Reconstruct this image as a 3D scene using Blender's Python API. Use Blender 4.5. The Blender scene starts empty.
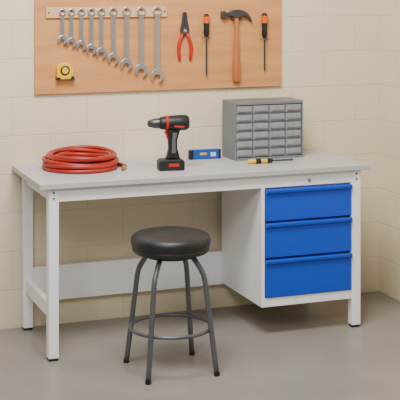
import bpy, bmesh, math, random
from mathutils import Vector, Matrix
random.seed(4)
S=bpy.context.scene
# ---------------------------------------------------------------- materials
def lin(c):
    return tuple((x/255/12.92 if x/255<=.04045 else ((x/255+.055)/1.055)**2.4) for x in c)+(1,)
def mat(name,rgb,rough=.5,metal=0,noise=0,nscale=20,bump=0,bscale=200,coat=0,spec=.5):
    m=bpy.data.materials.new(name);m.use_nodes=True
    nt=m.node_tree;b=nt.nodes["Principled BSDF"]
    b.inputs["Base Color"].default_value=lin(rgb);b.inputs["Roughness"].default_value=rough
    b.inputs["Metallic"].default_value=metal;b.inputs["Specular IOR Level"].default_value=spec
    b.inputs["Coat Weight"].default_value=coat
    tc=nt.nodes.new("ShaderNodeTexCoord")
    if noise:
        n=nt.nodes.new("ShaderNodeTexNoise");n.inputs["Scale"].default_value=nscale;n.inputs["Detail"].default_value=5
        nt.links.new(tc.outputs["Object"],n.inputs["Vector"])
        r=nt.nodes.new("ShaderNodeValToRGB");c=lin(rgb)
        r.color_ramp.elements[0].position=.3;r.color_ramp.elements[1].position=.7
        r.color_ramp.elements[0].color=tuple(x*(1-noise) for x in c[:3])+(1,)
        r.color_ramp.elements[1].color=tuple(min(1,x*(1+noise)) for x in c[:3])+(1,)
        nt.links.new(n.outputs["Fac"],r.inputs["Fac"]);nt.links.new(r.outputs["Color"],b.inputs["Base Color"])
    if bump:
        n=nt.nodes.new("ShaderNodeTexNoise");n.inputs["Scale"].default_value=bscale
        nt.links.new(tc.outputs["Object"],n.inputs["Vector"])
        bp=nt.nodes.new("ShaderNodeBump");bp.inputs["Strength"].default_value=bump;bp.inputs["Distance"].default_value=.002
        nt.links.new(n.outputs["Fac"],bp.inputs["Height"]);nt.links.new(bp.outputs["Normal"],b.inputs["Normal"])
    return m
def block_mat(name,axis,rgb):
    m=bpy.data.materials.new(name);m.use_nodes=True;nt=m.node_tree;b=nt.nodes["Principled BSDF"]
    b.inputs["Roughness"].default_value=.7
    tc=nt.nodes.new("ShaderNodeTexCoord");sp=nt.nodes.new("ShaderNodeSeparateXYZ");cb=nt.nodes.new("ShaderNodeCombineXYZ")
    nt.links.new(tc.outputs["Object"],sp.inputs[0]);nt.links.new(sp.outputs[axis],cb.inputs[0]);nt.links.new(sp.outputs["Z"],cb.inputs[1])
    br=nt.nodes.new("ShaderNodeTexBrick")
    nt.links.new(cb.outputs[0],br.inputs["Vector"])
    br.inputs["Scale"].default_value=1;br.inputs["Brick Width"].default_value=.4;br.inputs["Row Height"].default_value=.2
    br.inputs["Mortar Size"].default_value=.006;br.inputs["Mortar Smooth"].default_value=1;br.inputs["Bias"].default_value=0
    br.offset=.5
    c=lin(rgb)
    br.inputs["Color1"].default_value=tuple(x*.99 for x in c[:3])+(1,)
    br.inputs["Color2"].default_value=tuple(min(1,x*1.01) for x in c[:3])+(1,)
    br.inputs["Mortar"].default_value=tuple(x*.91 for x in c[:3])+(1,)
    n=nt.nodes.new("ShaderNodeTexNoise");n.inputs["Scale"].default_value=6;n.inputs["Detail"].default_value=6
    nt.links.new(tc.outputs["Object"],n.inputs["Vector"])
    mr=nt.nodes.new("ShaderNodeMapRange");mr.inputs["To Min"].default_value=.95;mr.inputs["To Max"].default_value=1.04
    nt.links.new(n.outputs["Fac"],mr.inputs["Value"])
    mx=nt.nodes.new("ShaderNodeVectorMath");mx.operation='MULTIPLY'
    nt.links.new(br.outputs["Color"],mx.inputs[0]);nt.links.new(mr.outputs[0],mx.inputs[1])
    nt.links.new(mx.outputs[0],b.inputs["Base Color"])
    n2=nt.nodes.new("ShaderNodeTexNoise");n2.inputs["Scale"].default_value=110;n2.inputs["Detail"].default_value=4
    nt.links.new(tc.outputs["Object"],n2.inputs["Vector"])
    b1=nt.nodes.new("ShaderNodeBump");b1.inputs["Strength"].default_value=.55;b1.inputs["Distance"].default_value=.003
    nt.links.new(n2.outputs["Fac"],b1.inputs["Height"])
    b2=nt.nodes.new("ShaderNodeBump");b2.invert=True;b2.inputs["Strength"].default_value=.35;b2.inputs["Distance"].default_value=.004
    nt.links.new(br.outputs["Fac"],b2.inputs["Height"]);nt.links.new(b1.outputs["Normal"],b2.inputs["Normal"])
    nt.links.new(b2.outputs["Normal"],b.inputs["Normal"])
    return m
def wood_mat(name,c1,c2,axis=(1,1,8),rough=.5):
    m=bpy.data.materials.new(name);m.use_nodes=True;nt=m.node_tree;b=nt.nodes["Principled BSDF"]
    b.inputs["Roughness"].default_value=rough
    tc=nt.nodes.new("ShaderNodeTexCoord");mp=nt.nodes.new("ShaderNodeMapping");mp.inputs["Scale"].default_value=axis
    n=nt.nodes.new("ShaderNodeTexNoise");n.inputs["Scale"].default_value=3;n.inputs["Detail"].default_value=8;n.inputs["Distortion"].default_value=.4
    nt.links.new(tc.outputs["Object"],mp.inputs[0]);nt.links.new(mp.outputs[0],n.inputs["Vector"])
    r=nt.nodes.new("ShaderNodeValToRGB");r.color_ramp.elements[0].position=.3;r.color_ramp.elements[1].position=.7
    r.color_ramp.elements[0].color=lin(c1);r.color_ramp.elements[1].color=lin(c2)
    nt.links.new(n.outputs["Fac"],r.inputs["Fac"]);nt.links.new(r.outputs["Color"],b.inputs["Base Color"])
    return m
M=dict(
 wallb=block_mat("painted_block_back","X",(225,211,182)),
 wallr=block_mat("painted_block_side","Y",(225,211,182)),
 floor=mat("concrete_floor",(139,133,126),.38,noise=.12,nscale=2.2,bump=.15,bscale=60),
 white=mat("white_powdercoat",(246,246,247),.4),
 top=mat("grey_laminate",(186,184,184),.4,noise=.02,nscale=60),
 blue=mat("blue_powdercoat",(0,70,196),.4,bump=.1,bscale=300),
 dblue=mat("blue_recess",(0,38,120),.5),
 black=mat("black_rubber",(20,20,22),.5),
 vinyl=mat("black_vinyl",(31,32,34),.42,bump=.3,bscale=400),
 tube=mat("grey_steel_tube",(100,102,107),.36,.55),
 steel=mat("chrome_steel",(208,208,210),.28,.9),
 dsteel=mat("dark_steel",(84,84,88),.38,.8),
 rail=wood_mat("pale_wood_rail",(208,166,120),(222,182,140),(1,1,8),.55),
 red=mat("red_rubber",(190,22,18),.4),
 hose=mat("red_hose",(158,34,24),.42),
 yellow=mat("yellow_plastic",(238,188,6),.4),
 orange=mat("orange_plastic",(222,96,14),.4),
 grey=mat("grey_plastic_frame",(112,116,119),.5),
 lgrey=mat("smoky_drawer",(140,144,147),.25,noise=.16,nscale=34),
 dgrey=mat("recess_grey",(84,87,90),.6),
 brass=mat("brass",(190,150,70),.3,.9),
 lvlblue=mat("level_blue",(10,74,164),.4),
 label=mat("label_white",(190,205,220),.5),
 board=wood_mat("hardboard",(194,131,76),(212,152,96),(.8,1,7),.6),
 ash=wood_mat("hammer_wood",(160,90,40),(192,124,66),(12,12,1),.4),
)
# ---------------------------------------------------------------- builders
def empty(name,loc=(0,0,0),rz=0):
    e=bpy.data.objects.new(name,None);e.empty_display_size=.05;e.location=loc;e.rotation_euler=(0,0,rz)
    S.collection.objects.link(e);return e
def obj(name,me,parent,m,bevel=0,smooth=False,seg=2):
    o=bpy.data.objects.new(name,me);S.collection.objects.link(o)
    if m is not None: me.materials.append(m)
    if parent is not None:o.parent=parent
    if bevel:
        b=o.modifiers.new("bevel",'BEVEL');b.width=bevel;b.segments=seg;b.limit_method='ANGLE';b.angle_limit=math.radians(40)
    if smooth:
        for p in me.polygons:p.use_smooth=True
    return o
def boxes(name,lst,m,parent=None,bevel=0):
    v=[];f=[]
    for (x0,x1,y0,y1,z0,z1) in lst:
        k=len(v)
        v+=[(x0,y0,z0),(x1,y0,z0),(x1,y1,z0),(x0,y1,z0),(x0,y0,z1),(x1,y0,z1),(x1,y1,z1),(x0,y1,z1)]
        f+=[tuple(k+i for i in q) for q in((3,2,1,0),(4,5,6,7),(0,1,5,4),(1,2,6,5),(2,3,7,6),(3,0,4,7))]
    me=bpy.data.meshes.new(name);me.from_pydata(v,[],f);me.update()
    return obj(name,me,parent,m,bevel)
def tube(name,pts,r,m,parent=None,closed=False,seg=12,flat=1.0):
    P=[Vector(p) for p in pts];n=len(P);R=r if isinstance(r,(list,tuple)) else [r]*n
    v=[];f=[];up=None
    for i in range(n):
        if closed:t=P[(i+1)%n]-P[i-1]
        else:t=P[min(i+1,n-1)]-P[max(i-1,0)]
        t.normalize()
        if up is None:
            up=Vector((0,0,1)) if abs(t.z)<.9 else Vector((1,0,0))
        up=(up-t*up.dot(t)).normalized();s=t.cross(up)
        for k in range(seg):
            a=2*math.pi*k/seg;v.append(P[i]+(up*math.cos(a)+s*math.sin(a)*flat)*R[i])
    for i in range(n if closed else n-1):
        j=(i+1)%n
        for k in range(seg):
            l=(k+1)%seg;f.append((i*seg+k,i*seg+l,j*seg+l,j*seg+k))
    if not closed:
        f.append(tuple(range(seg))[::-1]);f.append(tuple((n-1)*seg+k for k in range(seg)))
    me=bpy.data.meshes.new(name);me.from_pydata([tuple(x) for x in v],[],f);me.update()
    bm=bmesh.new();bm.from_mesh(me);bmesh.ops.recalc_face_normals(bm,faces=bm.faces);bm.to_mesh(me);bm.free()
    o=obj(name,me,parent,m)
    for p in me.polygons:p.use_smooth=len(p.vertices)==4
    return o
def lathe(name,prof,m,parent=None,seg=48,origin=(0,0,0),axis='Z'):
    v=[];f=[]
    def ax(x,y,z):
        if axis=='Z':q=(x,y,z)
        elif axis=='X':q=(z,x,y)
        else:q=(x,z,y)
        return tuple(q[i]+origin[i] for i in range(3))
    for r,z in prof:
        for k in range(seg):
            a=2*math.pi*k/seg;v.append(ax(r*math.cos(a),r*math.sin(a),z))
    n=len(prof)
    for i in range(n-1):
        for k in range(seg):
            l=(k+1)%seg;f.append((i*seg+k,i*seg+l,(i+1)*seg+l,(i+1)*seg+k))
    f.append(tuple(range(seg))[::-1]);f.append(tuple((n-1)*seg+k for k in range(seg)))
    me=bpy.data.meshes.new(name);me.from_pydata(v,[],f);me.update()
    bm=bmesh.new();bm.from_mesh(me);bmesh.ops.recalc_face_normals(bm,faces=bm.faces);bm.to_mesh(me);bm.free()
    o=obj(name,me,parent,m)
    for p in me.polygons:p.use_smooth=len(p.vertices)==4
    try:
        me.set_sharp_from_angle(angle=math.radians(40))
    except Exception: pass
    return o
def prism(name,polys,y0,y1,m,parent=None,bevel=0,holes=None):
    """polys: list of xz outlines, extruded along y. holes: list of (outer,inner) ring pairs"""
    v=[];f=[]
    for P in polys:
        k=len(v);n=len(P)
        v+=[(x,y0,z) for x,z in P]+[(x,y1,z) for x,z in P]
        f.append(tuple(range(k,k+n)));f.append(tuple(range(k+2*n-1,k+n-1,-1)))
        for i in range(n):
            j=(i+1)%n;f.append((k+i,k+n+i,k+n+j,k+j))
    for O,I in (holes or []):
        k=len(v);n=len(O)
        v+=[(x,y0,z) for x,z in O]+[(x,y0,z) for x,z in I]+[(x,y1,z) for x,z in O]+[(x,y1,z) for x,z in I]
        for i in range(n):
            j=(i+1)%n
            f+=[(k+i,k+j,k+n+j,k+n+i),(k+2*n+i,k+3*n+i,k+3*n+j,k+2*n+j),(k+i,k+2*n+i,k+2*n+j,k+j),(k+n+i,k+n+j,k+3*n+j,k+3*n+i)]
    me=bpy.data.meshes.new(name);me.from_pydata(v,[],f);me.update()
    bm=bmesh.new();bm.from_mesh(me);bmesh.ops.recalc_face_normals(bm,faces=bm.faces);bm.to_mesh(me);bm.free()
    return obj(name,me,parent,m,bevel)
# ---------------------------------------------------------------- room
XC=2.15
boxes("wall_back",[(-3.2,XC+.15,0,.15,0,3)],M["wallb"])
boxes("wall_right",[(XC,XC+.15,-7.5,0,0,3)],M["wallr"])
boxes("floor",[(-3.2,XC+.15,-7.5,.15,-.1,0)],M["floor"])
# ---------------------------------------------------------------- workbench
B=empty("workbench");W=1.757;D=.6277;G=-.004
boxes("worktop",[(-.004,W,-D,G,.822,.85)],M["top"],B,.003)
yf=-.605
legs=[(.045,.095),(1.66,1.71)]
i=0
for x0,x1 in legs:
    for y0,y1 in ((yf,yf+.05),(-.06,-.01)):
        i+=1;boxes("leg_%d"%i,[(x0,x1,y0,y1,.012,.8215)],M["white"],B,.003)
        boxes("foot_%d"%i,[(x0+.003,x1-.003,y0+.003,y1-.003,0,.0125)],M["black"],B,.002)
boxes("apron",[(.095,1.66,yf+.004,yf+.03,.757,.8215)],M["white"],B,.002)
boxes("apron_back",[(.095,1.66,-.045,-.02,.757,.8215)],M["white"],B,.002)
boxes("side_rails",[(.055,.085,yf+.05,-.06,.76,.8215),(.055,.085,yf+.05,-.06,.195,.265),(1.675,1.70,yf+.05,-.06,.76,.8215)],M["white"],B,.002)
boxes("back_panel",[(.095,1.66,-.045,-.025,.14,.32)],M["white"],B,.002)
for k,(x,z) in enumerate(((.07,.803),(.07,.775),(1.685,.803),(1.685,.775))):
    lathe("bolt_%d"%k,[(.005,0),(.005,-.003),(.003,-.005)],M["dsteel"],B,12,(x,yf,z),'Y')
# cabinet
cx0,cx1=1.148,1.6595;cb=.152
boxes("cabinet_shell",[(cx0,cx0+.018,yf+.004,-.05,cb,.757),(cx1-.006,cx1,yf+.004,-.05,cb,.757),
   (cx0+.018,cx1-.006,yf+.004,-.05,cb,cb+.045),(cx0+.018,cx1-.006,-.06,-.05,cb+.045,.757),
   (cx0+.018,cx1-.006,yf+.03,-.06,.745,.757)],M["white"],B,.0015)
boxes("cabinet_side_upper",[(cx0,cx0+.018,yf+.031,-.05,.757,.8215)],M["white"],B)
dr=[(.589,.750),(.403,.578),(.201,.392)]
for k,(z0,z1) in enumerate(dr):
    xa,xb=cx0+.021,cx1-.006
    # drawer front : folded sheet with an overhanging grip lip at the top
    prof=[(yf-.004,z0),(yf-.004,z1-.024),(yf-.018,z1-.018),(yf-.020,z1-.004),(yf-.014,z1),(yf+.012,z1),(yf+.016,z0)]
    v=[(xa,y,z) for y,z in prof]+[(xb,y,z) for y,z in prof];n=len(prof)
    f=[tuple(range(n)),tuple(range(2*n-1,n-1,-1))]+[(i,i+n,(i+1)%n+n,(i+1)%n) for i in range(n)]
    me=bpy.data.meshes.new("d");me.from_pydata(v,[],f)
    bm=bmesh.new();bm.from_mesh(me);bmesh.ops.recalc_face_normals(bm,faces=bm.faces);bm.to_mesh(me);bm.free()
    obj("drawer_front_%d"%(k+1),me,B,M["blue"],.0015)
    boxes("drawer_box_%d"%(k+1),[(xa+.01,xb-.01,yf+.016,-.08,z0+.01,z1-.02)],M["dblue"],B)
boxes("drawer_gap_backing",[(cx0+.018,cx1-.006,yf+.0165,yf+.024,cb+.045,.745)],M["dblue"],B)
lathe("lock",[(.011,0),(.011,-.004),(.008,-.006)],M["steel"],B,24,(1.415,yf+.004,.785),'Y')
boxes("lock_slot",[(1.4135,1.4165,yf-.0035,yf-.001,.780,.790)],M["black"],B)
# ---------------------------------------------------------------- stool
st=empty("bar_stool",(.555,-.905,0))
lathe("seat",[(0.001,.548),(.160,.548),(.173,.551),(.180,.558),(.182,.570),(.180,.574),(.1835,.579),(.187,.592),(.188,.604),(.186,.615),(.179,.625),(.166,.632),(.145,.637),(.10,.640),(.05,.641),(.001,.6415)],M["vinyl"],st,64)
lathe("seat_plate",[(.001,.530),(.12,.530),(.125,.5485),(.001,.5485)],M["black"],st,32)
k=0
for sx,sy in((-1,-1),(1,-1),(1,1),(-1,1)):
    k+=1;pts=[]
    for t in [0,.1,.2,.3,.4,.5,.6,.7,.78,.84,.9,.95,1]:
        z=.012+t*(.540-.012);h=.165-.052*t
        if t>.8:h-=.5*(t-.8)**1.6
        pts.append((sx*h,sy*h,z))
    tube("leg_%d"%k,pts,.0125,M["tube"],st)
    lathe("foot_%d"%k,[(.0135,0),(.014,.004),(.0135,.016),(.013,.018)],M["black"],st,16,(sx*.166,sy*.166,0))
R=.19
tube("foot_ring",[(R*math.cos(a*math.pi/32),R*math.sin(a*math.pi/32),.2) for a in range(64)],.0085,M["tube"],st,True)
# ---------------------------------------------------------------- tool board
pb=empty("tool_board")
boxes("panel",[(.114,1.522,-.018,-.001,1.2136,1.83)],M["board"],pb,.0015)
tr=empty("wrench_rail")
boxes("bar",[(.17,.838,-.030,-.0182,1.612,1.668)],M["rail"],tr,.002)
for k,x in enumerate((.185,.823)):
    lathe("screw_%d"%k,[(.005,0),(.004,-.003)],M["dsteel"],tr,12,(x,-.030,1.64),'Y')
def circ(cx,cz,r,n,a0=0):return [(cx+r*math.cos(a0+2*math.pi*i/n),cz+r*math.sin(a0+2*math.pi*i/n)) for i in range(n)]
WR=[(.256,1.475),(.304,1.459),(.358,1.442),(.413,1.419),(.468,1.397),(.534,1.364),(.607,1.330),(.690,1.295),(.781,1.260)]
for x,zb in WR:
    zt=1.642;L=zt-zb;e=empty("combination_wrench",(x,-.0305,zt))
    rr=.013+.036*L;jr=.015+.060*L;w=.0055+.021*L
    prism("ring_end",[], -.011,0,M["steel"],e,.0012,[(circ(0,0,rr,24),circ(0,0,rr*.55,24))])
    zj=-(L-jr*.9)
    prism("shank",[[(-w,-rr*.8),(w,-rr*.8),(w*1.15,zj+jr*.7),(-w*1.15,zj+jr*.7)]],-.009,-.002,M["steel"],e,.0015)
    g=jr*.47;P=[]
    a0=math.asin(.47)
    for i in range(25):
        a=-math.pi/2+a0+ (2*math.pi-2*a0)*i/24
        P.append((jr*math.cos(a),jr*math.sin(a)))
    P+=[(-g,-.15*jr),(-g*.6,.18*jr),(g*.6,.18*jr),(g,-.15*jr)]
    th=math.radians(-15);P=[(a*math.cos(th)-b*math.sin(th),zj+a*math.sin(th)+b*math.cos(th)) for a,b in P]
    prism("open_jaw",[P],-.011,0,M["steel"],e,.0012)
    tube("peg",[(x,-.029,zt+rr*.35),(x,-.047,zt+rr*.35),(x,-.049,zt+rr*.5)],.0025,M["dsteel"],tr,seg=8)
# pliers
p=empty("pliers",(.942,-.0185,1.525))
prism("jaw_a",[[(-.001,.112),(-.011,.108),(-.017,.055),(-.026,.02),(-.024,-.008),(.006,-.020),(.014,0),(-.001,.03)]],-.011,0,M["dsteel"],p,.0015)
prism("jaw_b",[[(.001,.112),(.011,.108),(.017,.055),(.026,.02),(.024,-.008),(-.006,-.020),(-.014,0),(.001,.03)]],-.0115,-.0005,M["dsteel"],p,.0015)
lathe("pivot",[(.009,0),(.009,-.003),(.006,-.004)],M["steel"],p,20,(0,-.0115,.008),'Y')
for s in(-1,1):
    tube("handle_a" if s<0 else "handle_b",[(s*.014,-.0105,-.004),(s*.021,-.0105,-.03),(s*.033,-.0105,-.06),(s*.037,-.0105,-.09),(s*.034,-.0105,-.12),(s*.031,-.0105,-.148),(s*.031,-.0105,-.153)],[.007,.009,.0098,.0098,.009,.008,.004],M["red"],p)
tube("peg_pliers",[(.942-.008,-.018,1.499),(.942-.008,-.034,1.499),(.942-.008,-.036,1.505)],.0025,M["dsteel"],pb,seg=8)
# hanging screwdrivers
def screwdriver(name,x,zt,zh,zb,c1,c2):
    e=empty(name,(x,-.037,zt));h=zh-zt
    lathe("handle",[(.004,0),(.012,-.004),(.0165,-.014),(.0165,.42*h),(.014,.6*h),(.0165,.8*h),(.012,.96*h),(.007,h)],c1,e,12)
    lathe("handle_band",[(.0172,.12*h),(.0176,.16*h),(.0176,.36*h),(.0172,.40*h)],c2,e,12)
    lathe("ferrule",[(.007,h+.001),(.0065,h-.008)],M["steel"],e,16)
    lathe("shaft",[(.0045,h),(.0045,zb-zt+.02),(.0035,zb-zt+.006),(.0025,zb-zt)],M["dsteel"],e,12)
    zz=zh-.004
    tube("holder_%d"%int(x*100),[(x-.018,-.018,zz),(x-.018,-.05,zz),(x-.012,-.056,zz),(x+.012,-.056,zz),(x+.018,-.05,zz),(x+.018,-.018,zz)],.002,M["dsteel"],pb,seg=8)
screwdriver("screwdriver",1.064,1.625,1.497,1.284,M["black"],M["orange"])
screwdriver("screwdriver",1.410,1.626,1.485,1.301,M["black"],M["orange"])
# hammer
h=empty("claw_hammer",(1.241,-.034,1.618))
head=[(-.090,.012),(-.088,.020),(-.068,.020),(-.064,.011),(-.040,.014),(-.020,.026),(.016,.028),(.040,.022),(.066,.008),(.084,-.016),(.092,-.044),(.082,-.036),(.066,-.018),(.044,-.006),(.018,-.014),(.016,-.020),(-.018,-.020),(-.022,-.012),(-.040,-.008),(-.064,-.010),(-.068,-.022),(-.088,-.022),(-.090,-.014)]
prism("head",[head],-.014,.012,M["dsteel"],h,.003)
hp=[(.011,.024),(.012,-.03),(.011,-.09),(.014,-.16),(.019,-.24),(.0215,-.31),(.022,-.355),(.017,-.372)]
prism("handle",[[(a,b) for a,b in hp]+[(-a,b) for a,b in hp[::-1]]],-.012,.010,M["ash"],h,.006)
for k,s in enumerate((-1,1)):
    tube("hammer_peg_%d"%k,[(1.241+s*.024,-.018,1.592),(1.241+s*.024,-.052,1.592),(1.241+s*.024,-.054,1.600)],.003,M["dsteel"],pb,seg=8)
# tape measure
t=empty("tape_measure",(.268,-.019,1.334))
prism("case",[[(-.042,-.042),(.040,-.042),(.044,-.036),(.044,.004),(.034,.030),(.012,.044),(-.018,.044),(-.036,.034),(-.044,.012),(-.044,-.036)]],-.036,0,M["yellow"],t,.005)
lathe("disc",[(.026,0),(.026,-.002),(.023,-.004)],M["black"],t,32,(-.002,-.035,.004),'Y')
lathe("badge",[(.017,0),(.017,-.002)],M["yellow"],t,32,(-.002,-.039,.004),'Y')
boxes("blade_tab",[(.040,.054,-.028,-.008,-.041,-.037),(.052,.054,-.028,-.008,-.052,-.037)],M["steel"],t)
boxes("bumper",[(-.045,-.026,-.037,.0,-.044,-.030),(.030,.046,-.037,.0,-.044,-.026)],M["black"],t,.002)
# ---------------------------------------------------------------- hose coil
hs=empty("coiled_air_hose",(.309,-.218,.85))
r=.0108
loops=[(.190,0),(.166,0),(.143,0),(.122,.000),(.136,1),(.160,1),(.182,1),(.184,1.9),(.163,2),(.140,2),(.152,2.9),(.174,3),(.170,3.3)]
pts=[];N=48
for i,(R,l) in enumerate(loops):
    R2,l2=loops[min(i+1,len(loops)-1)]
    ox,oy=random.uniform(-.012,.012)*(l>.5),random.uniform(-.006,.006)*(l>.5)
    for k in range(N):
        s=k/N;q=0 if s<.72 else (s-.72)/.28;q=q*q*(3-2*q)
        a=2*math.pi*s+math.radians(20)
        rad=R*(1-q)+R2*q;lv=l*(1-q)+l2*q
        z=r+lv*r*1.75+.005*math.sin(a*2+i)*(1 if l>0 else 0)+.006*math.sin(a)*(l>1)
        pts.append((rad*math.cos(a)+ox*math.sin(math.pi*s)**2,rad*math.sin(a)+oy*math.sin(math.pi*s)**2,max(z,r)))
tube("hose",pts,r,M["hose"],hs,seg=10)
c20,s20=math.cos(math.radians(20)),math.sin(math.radians(20))
fe=[(.190*c20,.190*s20,r),(.190,.03,r),(.203,-.01,r),(.209,-.05,r),(.205,-.09,r),(.190,-.125,r)]
tube("free_end",fe,r,M["hose"],hs,seg=10)
tube("coupling",[(.190,-.125,r),(.182,-.142,r),(.174,-.156,r),(.169,-.164,r)],[.011,.011,.008,.006],M["brass"],hs,seg=12)
# ---------------------------------------------------------------- drill
d=empty("cordless_drill",(.722,-.43,.85),math.radians(-8))
prism("battery",[[(-.066,.0),(.060,.0),(.064,.008),(.064,.046),(.052,.056),(-.058,.056),(-.068,.044),(-.068,.008)]],-.040,.040,M["black"],d,.006)
prism("battery_trim",[[(-.020,.020),(.034,.020),(.034,.036),(-.020,.036)]],-.042,.042,M["red"],d,.002)
prism("grip",[[(-.030,.055),(.044,.055),(.040,.075),(.030,.110),(.030,.150),(.046,.205),(-.020,.205),(-.016,.150),(-.014,.110),(-.022,.075)]],-.019,.019,M["black"],d,.007)
prism("grip_panel",[[(-.002,.085),(.022,.085),(.020,.150),(.030,.190),(.004,.190),(.002,.150)]],-.0205,.0205,M["dgrey"],d,.003)
prism("trigger",[[(-.036,.196),(-.016,.200),(-.010,.160),(-.022,.156),(-.026,.172)]],-.010,.010,M["red"],d,.003)
lathe("motor_body",[(.012,-.062),(.027,-.060),(.033,-.050),(.037,.0),(.040,.04),(.039,.078),(.031,.090),(.010,.093)],M["black"],d,32,(0,0,.238),'X')
lathe("gear_ring",[(.0365,-.030),(.0385,-.028),(.0385,-.020),(.0375,-.018)],M["red"],d,32,(0,0,.238),'X')
prism("body_side",[[(.010,.218),(.060,.214),(.064,.226),(.010,.228)]],-.0395,.0395,M["red"],d,.003)
lathe("chuck",[(.008,-.122),(.018,-.114),(.023,-.094),(.0255,-.088),(.0255,-.062)],M["dsteel"],d,24,(0,0,.238),'X')
# ---------------------------------------------------------------- spirit level
l=empty("torpedo_level",(1.010,-.150,.85),math.radians(-3))
prism("body",[[(-.085,0),(.085,0),(.088,.006),(.088,.046),(.083,.052),(-.083,.052),(-.088,.046),(-.088,.006)]],-.012,.012,M["lvlblue"],l,.002)
prism("end_caps",[[(-.0885,.002),(-.066,.002),(-.066,.050),(-.0885,.050)],[(.076,.002),(.0885,.002),(.0885,.050),(.076,.050)]],-.0128,.0128,M["black"],l,.001)
boxes("label",[(.030,.060,-.0128,.0128,.014,.036)],M["label"],l)
tube("vial",[(-.030,-.006,.028),(.010,-.006,.028)],.009,M["yellow"],l)
# ---------------------------------------------------------------- parts organizer
o=empty("parts_organizer",(1.335,-.276,.85))
hw=.200;dp=.187;hh=.309
boxes("case",[(-hw,-hw+.008,0,dp,0,hh),(hw-.008,hw,0,dp,0,hh),(-hw+.008,hw-.008,0,dp,0,.012),(-hw+.008,hw-.008,0,dp,hh-.016,hh),(-hw+.008,hw-.008,dp-.008,dp,.012,hh-.016)],M["grey"],o,.0025)
cols=4;rows=6;iw=(2*hw-.016)/cols;ih=(hh-.028)/rows
div=[(-hw+.008+iw*c-.0015,-hw+.008+iw*c+.0015,.003,dp-.008,.012,hh-.016) for c in range(1,cols)]
div+=[(-hw+.008,hw-.008,.003,dp-.008,.012+ih*q-.0015,.012+ih*q+.0015) for q in range(1,rows)]
boxes("dividers",div,M["grey"],o)
dw=[];hd=[]
for c in range(cols):
    for q in range(rows):
        x0=-hw+.008+iw*c+.003;x1=x0+iw-.006;z0=.012+ih*q+.003;z1=z0+ih-.007
        dw.append((x0,x1,.004,.15,z0,z1))
        hd.append((x0+.006,x1-.006,-.004,.004,z0+.008,z0+.013))
boxes("drawers",dw,M["lgrey"],o,.003);boxes("drawer_pulls",hd,M["grey"],o,.001)
# ---------------------------------------------------------------- screwdriver lying on the bench
s=empty("screwdriver",(1.283,-.41,.8635),math.radians(-4))
lathe("handle",[(.004,-.128),(.0105,-.124),(.0130,-.11),(.0130,-.07),(.0105,-.045),(.0130,-.02),(.009,.006),(.006,.008)],M["yellow"],s,12,axis='X')
lathe("handle_band",[(.0132,-.085),(.0134,-.083),(.0134,-.06),(.0128,-.056)],M["black"],s,12,axis='X')
lathe("collar",[(.0132,-.022),(.0115,.004),(.007,.012)],M["black"],s,12,axis='X')
lathe("shaft",[(.005,.008),(.005,.105),(.0065,.118),(.002,.128)],M["dsteel"],s,12,axis='X')
# ---------------------------------------------------------------- light
def area(name,loc,target,size,power,col=(1,1,1)):
    L=bpy.data.lights.new(name,'AREA');L.shape='RECTANGLE';L.size=size[0];L.size_y=size[1];L.energy=power;L.color=col
    ob=bpy.data.objects.new(name,L);S.collection.objects.link(ob);ob.location=loc
    ob.rotation_euler=(Vector(target)-Vector(loc)).to_track_quat('-Z','Y').to_euler()
area("ceiling_light",(.1,-1.9,3.4),(.8,-.5,.4),(1.5,.8),135,(1,.985,.95))
area("ceiling_light",(-1.3,-4.2,3.2),(.6,0,.4),(1.6,1.1),85,(1,.985,.95))
w=bpy.data.worlds.new("room_ambient");S.world=w;w.use_nodes=True
w.node_tree.nodes["Background"].inputs[0].default_value=(.99,.985,1,1);w.node_tree.nodes["Background"].inputs[1].default_value=.22
# ---------------------------------------------------------------- camera
cd=bpy.data.cameras.new("camera");cam=bpy.data.objects.new("camera",cd);S.collection.objects.link(cam);S.camera=cam
cam.location=(-1.359,-6.388,1.8593);cam.rotation_euler=(math.pi/2,0,-.3593)
cd.sensor_width=36;cd.lens=1242.8/400*36;cd.shift_y=-229.08/400;cd.shift_x=0;cd.clip_end=100
